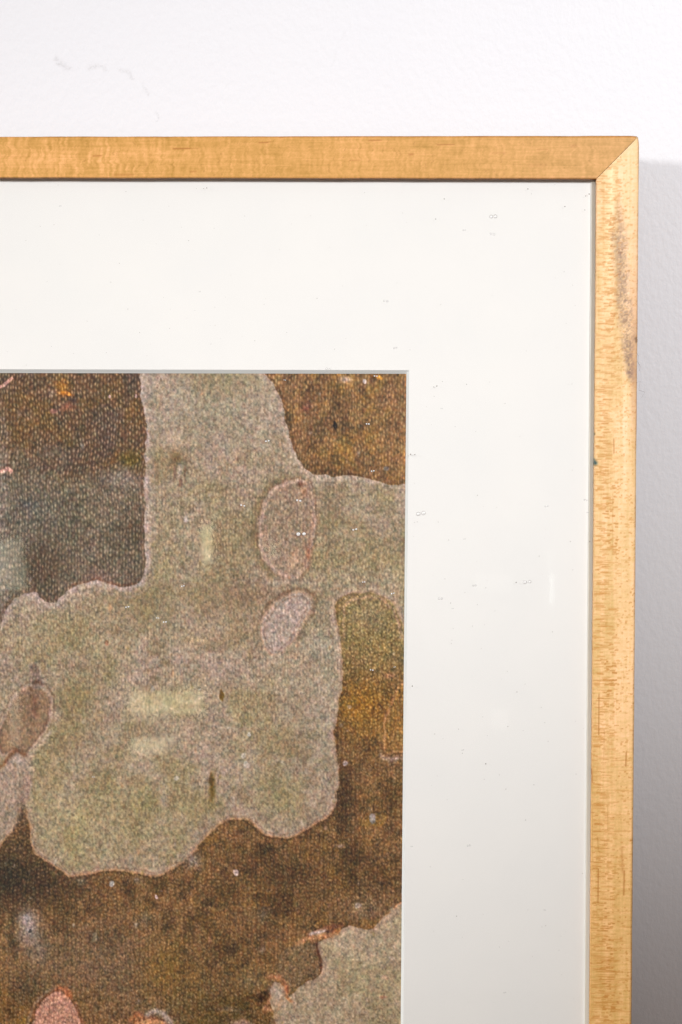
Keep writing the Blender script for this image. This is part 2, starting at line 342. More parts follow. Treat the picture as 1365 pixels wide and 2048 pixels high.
    streak([(545, 1952), (556, 1954), (566, 1964), (574, 1978)], 6.5, [190, 130, 88], 0.85)
    streak([(574, 1976), (576, 1992), (582, 2002)], 4, [200, 130, 88], 0.8)
    streak([(540, 1990), (536, 2008), (528, 2018), (546, 2022)], 4, [192, 138, 102], 0.7)
    streak([(532, 1985), (522, 1996)], 10, [56, 36, 20], 0.85)
    streak([(546, 1976), (556, 1990), (566, 2010)], 9, [180, 162, 150], 0.75)
    streak([(562, 2000), (545, 2060)], 5, [176, 140, 108], 0.5)
    d = region(P_F)
    col = mix(col, [188, 140, 118], sm(-1.5, 1.5, d)); col = mix(col, [122, 76, 54], np.exp(-((d + 3) / 3) ** 2) * 0.7)
    col = mix(col, [150, 128, 108], np.exp(-((d + 9) / 3) ** 2) * 0.55 * sm(125, 100, x))
    streak([(118, 1976), (132, 1980), (140, 1992)], 6, [190, 116, 76], 0.85)
    d = region(P_F2)
    col = mix(col, [200, 146, 102], sm(-1.5, 1.5, d)); col = mix(col, [126, 76, 50], np.exp(-((d + 2) / 3) ** 2) * 0.7)
    streak([(262, 2038), (272, 2028), (284, 2030)], 6, [192, 124, 82], 0.85)
    streak([(296, 2028), (312, 2022), (330, 2030), (344, 2050)], 6, [182, 164, 152], 0.85)
    streak([(470, 2048), (486, 2044), (496, 2050)], 8, [190, 152, 140], 0.8)
    # dots and small marks: x, y, radius x, radius y, colour, strength
    for (cx, cy, rx, ry, c, s) in (
            (672, 850, 3.5, 8, [24, 14, 8], 1.0), (613, 815, 9, 9, [130, 76, 66], 0.7), (610, 806, 12, 12, [74, 44, 34], 0.4),
            (692, 760, 12, 6, [200, 172, 156], 0.9), (729, 765, 5, 5, [196, 186, 180], 0.9), (774, 936, 5, 5, [150, 140, 132], 0.8), (752, 753, 12, 4, [150, 90, 26], 0.7), (760, 757, 5, 4, [216, 150, 60], 0.9),
            (355, 915, 13, 15, [104, 84, 54], 1.0), (350, 905, 18, 8, [128, 108, 78], 0.5), (358, 940, 5, 14, [170, 154, 146], 0.7), (362, 966, 4, 8, [122, 88, 74], 0.8),
            (349, 944, 2.5, 14, [112, 84, 72], 0.7), (369, 942, 2.5, 14, [114, 86, 72], 0.75), (345, 880, 34, 16, [180, 158, 144], 0.6), (374, 1040, 5, 6, [186, 176, 174], 0.8), (378, 1030, 10, 14, [166, 150, 142], 0.4),
            (443, 1392, 5, 9, [104, 78, 26], 0.95), (441, 1384, 3, 5, [90, 64, 26], 0.7), (425, 1576, 6, 32, [102, 76, 24], 0.95), (423, 1560, 4, 14, [74, 54, 20], 0.6),
            (58, 1858, 22, 34, [160, 148, 144], 0.85), (52, 1838, 14, 14, [172, 164, 166], 0.7), (60, 1862, 3, 4, [60, 52, 52], 0.8), (78, 1900, 22, 26, [136, 124, 114], 0.5), (24, 1870, 8, 34, [70, 54, 34], 0.6), (14, 1866, 5, 30, [132, 112, 80], 0.5),
            (388, 1720, 15, 15, [142, 132, 124], 0.8), (224, 1768, 5, 6, [190, 184, 178], 0.95), (275, 1760, 9, 6, [120, 116, 108], 0.6), (162, 1764, 10, 8, [116, 108, 96], 0.6), (473, 1746, 6, 7, [206, 178, 170], 0.95),
            (315, 1793, 3, 4, [214, 186, 184], 0.95), (746, 1638, 7, 10, [158, 150, 146], 0.9), (683, 1692, 10, 4, [176, 150, 136], 0.9), (705, 1700, 24, 30, [60, 44, 26], 0.5),
            (500, 1470, 4, 4, [200, 190, 186], 0.9), (486, 1512, 5, 6, [192, 180, 176], 0.8), (492, 1528, 5, 6, [190, 180, 174], 0.8), (460, 1458, 3, 3, [190, 180, 174], 0.7), (584, 1362, 4, 6, [184, 170, 158], 0.8), (692, 1528, 5, 5, [168, 152, 146], 0.9), (698, 1415, 4, 4, [190, 162, 130], 0.8),
            (715, 1812, 6, 6, [170, 152, 146], 0.7), (306, 1378, 5, 6, [164, 156, 150], 0.7), (354, 1556, 5, 4, [190, 180, 176], 0.8), (328, 1600, 7, 22, [166, 152, 150], 0.6), (214, 1286, 4, 5, [124, 82, 60], 0.7), (214, 1290, 3, 3, [184, 130, 104], 0.6),
            (390, 1280, 26, 8, [178, 148, 112], 0.6), (128, 787, 12, 4, [220, 140, 50], 0.9), (138, 787, 6, 4, [226, 146, 60], 0.8), (134, 812, 14, 8, [176, 112, 86], 0.7), (108, 822, 7, 6, [160, 112, 104], 0.7), (104, 786, 10, 10, [146, 124, 116], 0.5),  # first mark: a room reflection painted into the print
            (218, 794, 3, 3, [210, 170, 160], 0.9), (274, 792, 3, 4, [200, 166, 156], 0.9), (178, 1100, 12, 16, [122, 108, 100], 0.7), (172, 1088, 14, 10, [70, 54, 44], 0.5), (60, 1012, 18, 14, [88, 86, 84], 0.6), (155, 905, 16, 14, [72, 66, 62], 0.5),
            (526, 1900, 4, 10, [130, 110, 100], 0.4), (527, 1830, 14, 14, [120, 106, 94], 0.5), (772, 1956, 8, 5, [184, 150, 130], 0.7), (768, 1992, 8, 4, [200, 150, 124], 0.7), (786, 1914, 7, 4, [188, 170, 158], 0.7),
            (500, 1962, 26, 18, [128, 114, 76], 0.6), (290, 1838, 12, 12, [120, 116, 100], 0.5), (190, 1875, 6, 8, [150, 138, 120], 0.6), (460, 2020, 24, 5, [132, 112, 96], 0.5)):
        q = ((wx - cx) / rx) ** 2 + ((wy - cy) / ry) ** 2
        if rx <= 8 and ry <= 14:
            col = mix(col, c, sm(1.6, 0.5, q) * s)
        else:
            col = mix(col, c, np.exp(-q) * s)
    for pts in ([(-10, 776), (6, 770), (18, 764), (24, 756)], [(-10, 948), (6, 944), (16, 938), (24, 944)]):
        d = ldist(wx, wy, pts)
        col = mix(col, [206, 156, 140], sm(5, 2, d) * 0.9); col = mix(col, [96, 66, 50], np.exp(-((d - 7) / 2) ** 2) * 0.4)
    for pts in ([(145, 1168), (165, 1166), (195, 1158), (212, 1166), (236, 1170), (272, 1170)],):
        col = mix(col, [122, 82, 60], np.exp(-(ldist(wx, wy, pts) / 2.4) ** 2) * 0.6)
    # scattered pale and rusty flecks
    r = np.random.RandomState(77)
    vis = (x > -70) & (y < 2115)
    sub = np.where(vis)[0] if x.ndim == 1 else None
    if sub is not None:
        xs, ys = wx[sub], wy[sub]
        cs = col[sub]
        order = np.argsort(ys, kind='stable'); yo = ys[order]
        for k in range(420):
            cx, cy = r.uniform(-60, 815), r.uniform(750, 2100)
            rr = r.uniform(1.2, 3.6); s = r.uniform(0.25, 0.7)
            c = ([188, 172, 158], [176, 132, 98], [84, 62, 42], [150, 132, 84])[r.randint(4)]
            lo, hi = np.searchsorted(yo, [cy - 12, cy + 12])
            i = order[lo:hi]
            q = ((xs[i] - cx) / rr) ** 2 + ((ys[i] - cy) / (rr * r.uniform(1, 2.4))) ** 2
            m = np.exp(-q) * s
            cs[i] = cs[i] * (1 - m[:, None]) + np.array(c) * m[:, None]
        col[sub] = cs
    low_l = sm(1250, 1600, y) * (1 - np.clip(mA + mB + mC + mX, 0, 1))
    col = col * (1 + 0.015 * low_l)[..., None]
    darkm = np.clip(mA + mB + mC + mX - mE, 0, 1)
    col = col * (np.array([1.0, 0.98, 0.95]) * (1 - darkm)[..., None] + np.array([1.0, 0.98, 0.985]) * darkm[..., None])
    lum = 1.0 + ((12.5 + 3 * darkm) * n_fine + 12 * n_fine2 + 4 * grain) / 115.0
    col = col * np.clip(lum, 0.35, 1.9)[..., None]
    col = col + 1.18 * cell[..., None] * np.array([1.0, 0.92, 0.78])
    # warm and cool speckle of the print
    sp = fbm(x, y, 4.5, 5.5, seed=200, octaves=2)
    sq = fbm(x, y, 7, 9, seed=210, octaves=3)
    col = col + np.stack([3.5 * sq, -0.6 * sq, 1.5 * sq], -1)
    col = col + np.stack([4.5 * sp, 0.5 * sp + 0 * x, -2.5 * sp], -1)
    return s2l(np.clip(col, 6, 250))

# ================================================================ helpers
def S(c):
    return tuple(float(v) for v in s2l(c)) + (1.0,)

def P(u, v, depth=0.0):
    """measured point of the frame (seen from the front) at a depth in mm behind its face -> frame space, metres"""
    k = (DIST + depth) / DIST
    return ((u - 682.5) * K * k * MM, depth * MM, (1024 - v) * K * k * MM)

def tag(o, label=None, cat=None, kind=None, group=None):
    if label: o['label'] = label
    if cat: o['category'] = cat
    if kind: o['kind'] = kind
    if group: o['group'] = group
    return o

def link(name, me, mat, parent=None):
    o = bpy.data.objects.new(name, me); scene.collection.objects.link(o)
    if mat is not None and not me.materials: me.materials.append(mat)
    if parent is not None: o.parent = parent
    return o

def mesh(name, verts, faces, smooth=False):
    me = bpy.data.meshes.new(name)
    verts = np.asarray(verts, dtype=np.float32).reshape(-1, 3)
    faces = np.asarray(faces, dtype=np.int32).reshape(-1, 4) if not isinstance(faces, list) else faces
    if isinstance(faces, list):
        me.from_pydata([tuple(map(float, v)) for v in verts], [], faces)
    else:
        n = len(faces)
        me.vertices.add(len(verts)); me.vertices.foreach_set('co', verts.ravel())
        me.loops.add(n * 4); me.loops.foreach_set('vertex_index', faces.ravel())
        me.polygons.add(n); me.polygons.foreach_set('loop_start', np.arange(0, n * 4, 4, dtype=np.int32))
        me.polygons.foreach_set('loop_total', np.full(n, 4, dtype=np.int32))
        me.update(calc_edges=True)
    me.polygons.foreach_set('use_smooth', [smooth] * len(me.polygons))
    me.validate(); me.update()
    return me

def grid_faces(nr, nc, wrap=False):
    i = np.arange(nr - 1)[:, None]; j = np.arange(nc if wrap else nc - 1)[None, :]
    j2 = (j + 1) % nc
    a = i * nc + j; b = i * nc + j2; c = (i + 1) * nc + j2; d = (i + 1) * nc + j
    return np.stack([a, b, c, d], -1).reshape(-1, 4)

def set_colour(me, name, lin):
    at = me.color_attributes.new(name, 'FLOAT_COLOR', 'POINT')
    buf = np.ones((len(me.vertices), 4), np.float32); buf[:, :lin.shape[1]] = lin
    at.data.foreach_set('color', buf.ravel())

def box(name, x0, x1, y0, y1, z0, z1, mat, parent, bev=0.0):
    v = [(x, y, z) for x in (x0, x1) for y in (y0, y1) for z in (z0, z1)]
    f = [[0, 1, 3, 2], [4, 6, 7, 5], [0, 4, 5, 1], [2, 3, 7, 6], [0, 2, 6, 4], [1, 5, 7, 3]]
    o = link(name, mesh(name, v, f), mat, parent)
    return o

class Nodes:
    def __init__(self, name):
        self.m = bpy.data.materials.new(name); self.m.use_nodes = True
        self.t = self.m.node_tree; self.t.nodes.clear()
        self.out = self.new('ShaderNodeOutputMaterial')
    def new(self, kind, **kw):
        n = self.t.nodes.new(kind)
        for k, v in kw.items(): setattr(n, k, v)
        return n
    def set(self, node, **kw):
        for k, v in kw.items():
            s = node.inputs[k.replace('_', ' ')]
            if hasattr(v, 'is_output') or isinstance(v, bpy.types.NodeSocket): self.t.links.new(v, s)
            else: s.default_value = v
        return node
    def link(self, a, b): self.t.links.new(a, b)
    def coord(self, scale=(1, 1, 1)):
        c = self.new('ShaderNodeTexCoord'); mp = self.new('ShaderNodeMapping')
        mp.inputs['Scale'].default_value = scale
        self.link(c.outputs['Object'], mp.inputs['Vector'])
        return mp.outputs[0]
    def noise(self, vec, scale, detail=3, rough=0.5):
        n = self.new('ShaderNodeTexNoise'); self.link(vec, n.inputs['Vector'])
        n.inputs['Scale'].default_value = scale; n.inputs['Detail'].default_value = detail; n.inputs['Roughness'].default_value = rough
        return n.outputs['Fac']
    def ramp(self, fac, a, b):
        r = self.new('ShaderNodeMapRange'); self.link(fac, r.inputs[0])
        r.inputs[1].default_value = a; r.inputs[2].default_value = b
        return r.outputs[0]
    def mixc(self, fac, a, b, mode='MIX'):
        n = self.new('ShaderNodeMix'); n.data_type = 'RGBA'; n.blend_type = mode
        for s, v in ((n.inputs[0], fac), (n.inputs[6], a), (n.inputs[7], b)):
            if isinstance(v, bpy.types.NodeSocket): self.link(v, s)
            else: s.default_value = v
        return n.outputs[2]
    def bump(self, h, strength, dist, normal=None):
        b = self.new('ShaderNodeBump'); self.link(h, b.inputs['Height'])
        b.inputs['Strength'].default_value = strength; b.inputs['Distance'].default_value = dist
        if normal is not None: self.link(normal, b.inputs['Normal'])
        return b.outputs[0]
    def principled(self, colour, rough, normal=None, spec=0.5):
        p = self.new('ShaderNodeBsdfPrincipled')
        for s, v in (('Base Color', colour), ('Roughness', rough)):
            if isinstance(v, bpy.types.NodeSocket): self.link(v, p.inputs[s])
            else: p.inputs[s].default_value = v
        p.inputs['Specular IOR Level'].default_value = spec
        if normal is not None: self.link(normal, p.inputs['Normal'])
        self.link(p.outputs[0], self.out.inputs[0])
        return p
    def attr(self, name):
        a = self.new('ShaderNodeAttribute'); a.attribute_name = name
        return a.outputs['Color']

# ---------------------------------------------------------------- materials
def wood_material():
    n = Nodes('maple_wood')
    c = n.attr('wood')
    v = n.coord((1, 1, 1))
    f = n.noise(v, 2600, 2, 0.6)
    c = n.mixc(1.0, c, n.mixc(f, (0.90, 0.88, 0.84, 1), (1.10, 1.12, 1.16, 1)), 'MULTIPLY')
    bw = n.new('ShaderNodeRGBToBW'); n.link(n.attr('wood'), bw.inputs[0])
    nrm = n.bump(bw.outputs[0], 0.12, 0.0002)
    n.principled(c, 0.42, nrm, 0.35)
    return n.m

def end_wood_material():
    n = Nodes('maple_wood_plain')
    f = n.noise(n.coord((1, 1, 1)), 300, 4, 0.6)
    c = n.mixc(f, S((196, 140, 84)), S((226, 172, 108)))
    n.principled(c, 0.5)
    return n.m

def wall_material():
    n = Nodes('white_wall_paint')
    v = n.coord((1, 1, 0.72))
    big = n.noise(v, 6, 3, 0.5); peel = n.noise(v, 330, 3, 0.55); fine = n.noise(v, 900, 2, 0.5)
    c = n.mixc(n.ramp(big, 0.3, 0.7), (0.785, 0.795, 0.828, 1), (0.803, 0.81, 0.834, 1))
    sc = n.new('ShaderNodeSeparateColor'); n.link(n.attr('scuff'), sc.inputs[0])
    br = n.noise(v, 1400, 3, 0.7)
    m = n.new('ShaderNodeMath', operation='MULTIPLY'); n.link(sc.outputs[0], m.inputs[0]); n.link(n.ramp(br, 0.35, 0.6), m.inputs[1])
    c = n.mixc(m.outputs[0], c, (0.60, 0.60, 0.615, 1))
    nrm = n.bump(peel, 0.30, 0.0010)
    nrm = n.bump(fine, 0.15, 0.0003, nrm)
    n.principled(c, 0.5, nrm, 0.3)
    return n.m

def mat_material():
    n = Nodes('mat_board_paper')
    v = n.coord()
    f = n.noise(v, 1500, 3, 0.6); g = n.noise(v, 25, 2, 0.5)
    c = n.mixc(f, (0.806, 0.802, 0.790, 1), (0.836, 0.830, 0.816, 1))
    c = n.mixc(n.ramp(g, 0.3, 0.7), c, n.mixc(0.5, c, (0.865, 0.85, 0.825, 1)))
    # foxing specks
    sp = n.noise(v, 420, 1, 0.5)
    c = n.mixc(n.ramp(sp, 0.80, 0.86), c, (0.62, 0.60, 0.55, 1))
    n.principled(c, 0.9, n.bump(f, 0.1, 0.0002), 0.1)
    return n.m

def plain(name, colour, rough=0.6, spec=0.4, scale=200, var=0.04):
    n = Nodes(name)
    f = n.noise(n.coord(), scale, 3, 0.6)
    a = tuple(max(0, v * (1 - var)) for v in colour[:3]) + (1,); b = tuple(v * (1 + var) for v in colour[:3]) + (1,)
    n.principled(n.mixc(f, a, b), rough, None, spec)
    return n.m

def glass_material():
    n = Nodes('frame_glass')
    t = n.new('ShaderNodeBsdfTransparent'); t.inputs[0].default_value = (0.995, 0.997, 0.994, 1)
    g = n.new('ShaderNodeBsdfGlossy'); g.inputs['Roughness'].default_value = 0.031
    f = n.new('ShaderNodeFresnel'); f.inputs[0].default_value = 1.5
    m = n.new('ShaderNodeMixShader')
    geo = n.new('ShaderNodeNewGeometry')
    fr = n.new('ShaderNodeMath', operation='SUBTRACT', use_clamp=True)   # the inner face of the pane adds no second mirror
    n.link(f.outputs[0], fr.inputs[0]); n.link(geo.outputs['Backfacing'], fr.inputs[1])
    n.link(fr.outputs[0], m.inputs[0]); n.link(t.outputs[0], m.inputs[1]); n.link(g.outputs[0], m.inputs[2])
    n.link(m.outputs[0], n.out.inputs[0])
    return n.m

def glint_material():
    n = Nodes('droplet_glint')
    rim = n.new('ShaderNodeBsdfTransparent'); rim.inputs[0].default_value = (0.74, 0.73, 0.72, 1)
    s = n.new('ShaderNodeBsdfGlossy'); s.inputs['Roughness'].default_value = 0.25
    t = n.new('ShaderNodeBsdfTransparent')
    d2 = n.new('ShaderNodeBsdfDiffuse'); d2.inputs[0].default_value = (0.98, 0.98, 0.98, 1)  # white centre paints the bright spot of focused light
    lw = n.new('ShaderNodeLayerWeight'); lw.inputs[0].default_value = 0.5
    m0 = n.new('ShaderNodeMixShader'); m0.inputs[0].default_value = 0.7
    n.link(t.outputs[0], m0.inputs[1]); n.link(d2.outputs[0], m0.inputs[2])
    m = n.new('ShaderNodeMixShader'); n.link(n.ramp(lw.outputs['Facing'], 0.12, 0.24), m.inputs[0])
    n.link(m0.outputs[0], m.inputs[1]); n.link(rim.outputs[0], m.inputs[2])
    m2 = n.new('ShaderNodeMixShader'); m2.inputs[0].default_value = 0.06
    n.link(m.outputs[0], m2.inputs[1]); n.link(s.outputs[0], m2.inputs[2])
    n.link(m2.outputs[0], n.out.inputs[0])
    return n.m

def print_material():
    n = Nodes('bark_photograph')
    c = n.attr('print')
    f = n.noise(n.coord(), 3200, 2, 0.6)
    c = n.mixc(1.0, c, n.mixc(f, (0.80, 0.79, 0.77, 1), (1.20, 1.21, 1.23, 1)), 'MULTIPLY')
    n.principled(c, 0.55, None, 0.25)
    return n.m

M_WOOD, M_WALL, M_MAT, M_GLASS, M_PRINT = wood_material(), wall_material(), mat_material(), glass_material(), print_material()
M_SPACER = plain('spacer_plastic', S((232, 230, 220)), 0.5, 0.3)
M_BEVEL = plain('mat_core', S((226, 230, 230)), 0.9, 0.1, 900, 0.02)
M_BACK = plain('brown_backing_board', S((150, 122, 92)), 0.9, 0.1)
M_FLOOR = plain('floor_varnish', S((120, 92, 70)), 0.5, 0.4, 8, 0.15)
M_GLINT = glint_material()
M_GAP_SHADE = plain('mitre_gap_shade', S((84, 48, 24)), 0.6, 0.2)
M_DUST = plain('dust', S((120, 112, 104)), 0.9, 0.1)
M_HAIR = plain('dust_thread', S((96, 92, 90)), 0.8, 0.2)

# ================================================================ wall and floor
def ray_wall(u, v):
    """the point of the wall (world x, z in metres) behind a measured point"""
    a = cam.matrix_world.translation; b = FRAME @ Vector(P(u, v))
    t = (0 - a.y) / (b.y - a.y)
    p = a + (b - a) * t
    return p.x, p.z

FLOOR_Z = (FRAME @ Vector(P(0, 3700, 0))).z - 0.0005
xa, za = ray_wall(-20, -30); xb, zb = ray_wall(760, 300)
xs = np.unique(np.concatenate([np.linspace(-2.5, xa, 12), np.arange(xa, xb, 0.0007), np.linspace(xb, 2.5, 14)]))
zs = np.unique(np.concatenate([np.linspace(FLOOR_Z, zb, 12), np.arange(zb, za, 0.0007), np.linspace(za, FLOOR_Z + 2.7, 12)]))
XX, ZZ = np.meshgrid(xs, zs)
me = mesh('wall', np.stack([XX.ravel(), 0 * XX.ravel(), ZZ.ravel()], -1), grid_faces(len(zs), len(xs)), True)
sc = np.zeros(XX.size)
wx_, wz_ = XX.ravel(), ZZ.ravel()
jit = 0.0006
jx = wx_ + jit * fbm(wx_ * 1000, wz_ * 1000, 2.2, seed=300); jz = wz_ + jit * fbm(wx_ * 1000, wz_ * 1000, 2.2, seed=310)
for pts, w, s in (([(114, 117), (119, 126), (127, 131), (138, 136)], 4.6, 0.85), ([(118, 116), (116, 122)], 2.2, 0.4), ([(178, 137), (192, 133), (208, 132), (213, 138)], 3.6, 0.7),
                  ([(240, 140), (250, 143), (260, 148), (268, 158)], 3.0, 0.7), ([(286, 167), (292, 178), (297, 192)], 1.5, 0.75),
                  ([(313, 216), (316, 230), (315, 244)], 1.4, 0.8), ([(676, 95), (668, 118), (664, 134)], 1.6, 0.25),
                  ([(690, 60), (682, 84)], 1.3, 0.2), ([(440, 92), (448, 97)], 2.5, 0.25), ([(385, 60), (378, 96)], 1.6, 0.14),
                  ([(1144, 64), (1146, 70)], 1.6, 0.35), ([(461, 54), (462, 57)], 1.3, 0.5)):
    q = [ray_wall(*p) for p in pts]
    d = ldist(jx, jz, q) / (w * K * MM)
    sc = np.maximum(sc, np.exp(-d ** 2) * s)
set_colour(me, 'scuff', np.repeat(sc[:, None], 3, 1))
wall = link('wall', me, M_WALL)
tag(wall, 'white painted wall with fine roller texture and a faint curved grey scuff above the frame', kind='structure')
fl = link('floor', mesh('floor', [(-2.5, -2.6, FLOOR_Z), (2.5, -2.6, FLOOR_Z), (2.5, 0.0, FLOOR_Z), (-2.5, 0.0, FLOOR_Z)], [[0, 1, 2, 3]]), M_FLOOR)
tag(fl, 'plain brown floor below the leaning picture frame', kind='structure')

# ================================================================ the framed photograph
root = bpy.data.objects.new('picture_frame', None); scene.collection.objects.link(root)
root.empty_display_size = 0.05
base = Matrix.Translation(Vector(P(-110, 3700, 0)))
root.matrix_world = FRAME @ base
tag(root, 'light maple picture frame with white mat around a photograph of peeling bark', 'picture frame')
OFF = np.array(base.translation)
def loc(pts):
    return np.asarray(pts, dtype=np.float64).reshape(-1, 3) - OFF

# corners of the frame on its front face, outer and inner (the frame is a little out of square)
O_TR, I_TR = (1279.5, 270.5), (1193.5, 357.5)
O_TL, I_TL = (-1500, 274.5), (-1413, 352.0)
O_BR, I_BR = (1250.0, 3700), (1167.0, 3614)
O_BL, I_BL = (-1514, 3700), (-1428, 3614)

def top_wood(u, v):
    """maple, sawn with a fine cross grain: colour at measured points of the top rail"""
    u = np.asarray(u, float); v = np.asarray(v, float)
    uu = u + 3 * fbm(u, v, 40, 10, seed=400)
    c = np.ones(u.shape)[:, None] * np.array([206, 154, 84.])
    curl = np.exp(-((u - 120) / 260) ** 2) + 0.25
    rip = fbm(uu, v, 5.5, 26, seed=410, octaves=2) * (0.5 + curl)
    fine_v = fbm(uu, v, 2.6, 30, seed=420, octaves=2)
    fine_h = fbm(u, v, 70, 2.4, seed=430, octaves=2)
    speck = fbm(u, v, 3.4, 3.0, seed=440, octaves=2)
    broad = fbm(u, v, 120, 30, seed=450)
    l = 1 + 0.030 * rip + 0.022 * fine_v + 0.024 * fine_h + 0.022 * speck + 0.018 * broad
    lite = np.exp(-((u - 60) / 200) ** 2 - ((v - 318) / 24) ** 2) * 0.07 + np.exp(-((u - 340) / 140) ** 2 - ((v - 310) / 16) ** 2) * 0.05 + 0.05 * np.exp(-((u - 760) / 90) ** 2 - ((v - 318) / 20) ** 2)
    l = l + lite - 0.05 * sm(0.5, 1.6, fbm(u, v, 60, 14, seed=460))
    c = c * l[:, None]
    c[:, 2] *= (l ** 1.2)
    # tiny pores: short upright darker ticks
    tick = sm(0.95, 1.6, fbm(uu, v, 2.2, 7, seed=470, octaves=2)) * 0.10
    c = c * (1 - tick[:, None] * np.array([0.8, 1.0, 1.3]))
    for u0, u1, vv, w, s in ((347, 380, 297.5, 1.3, 0.7), (380, 398, 297, 0.9, 0.3), (519, 536, 285.5, 1.3, 0.6), (535, 545, 284, 0.9, 0.3), (187, 203, 312, 1.5, 0.55), (738, 763, 281, 1.5, 0.5),
                             (875, 909, 289.5, 1.0, 0.6), (820, 826, 309, 2.2, 0.5), (1075, 1096, 299, 1.0, 0.3), (381, 392, 343.5, 1.8, 0.35), (230, 265, 350, 2.4, 0.3), (985, 1012, 306, 1.2, 0.25),
                             (1145, 1152, 292, 3, 0.25), (0, 60, 314, 0.9, 0.18), (700, 790, 297, 0.9, 0.15), (560, 566, 275, 1.5, 0.5), (960, 964, 272, 1.2, 0.6), (1060, 1090, 331, 4, 0.12), (700, 720, 321, 1.2, 0.3)):
        d = ldist(u, v, [(u0, vv), (u1, vv - 0.6)])
        m = np.exp(-(d / w) ** 2) * s
        c = c * (1 - m[:, None]) + m[:, None] * np.array([160, 98, 42.])
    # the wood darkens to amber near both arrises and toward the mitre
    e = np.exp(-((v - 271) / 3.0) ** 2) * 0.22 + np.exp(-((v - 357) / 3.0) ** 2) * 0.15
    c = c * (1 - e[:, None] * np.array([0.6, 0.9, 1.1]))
    c = c * (1 - 0.02 * sm(900, 1200, u))[:, None]
    return s2l(np.clip(c, 5, 252))

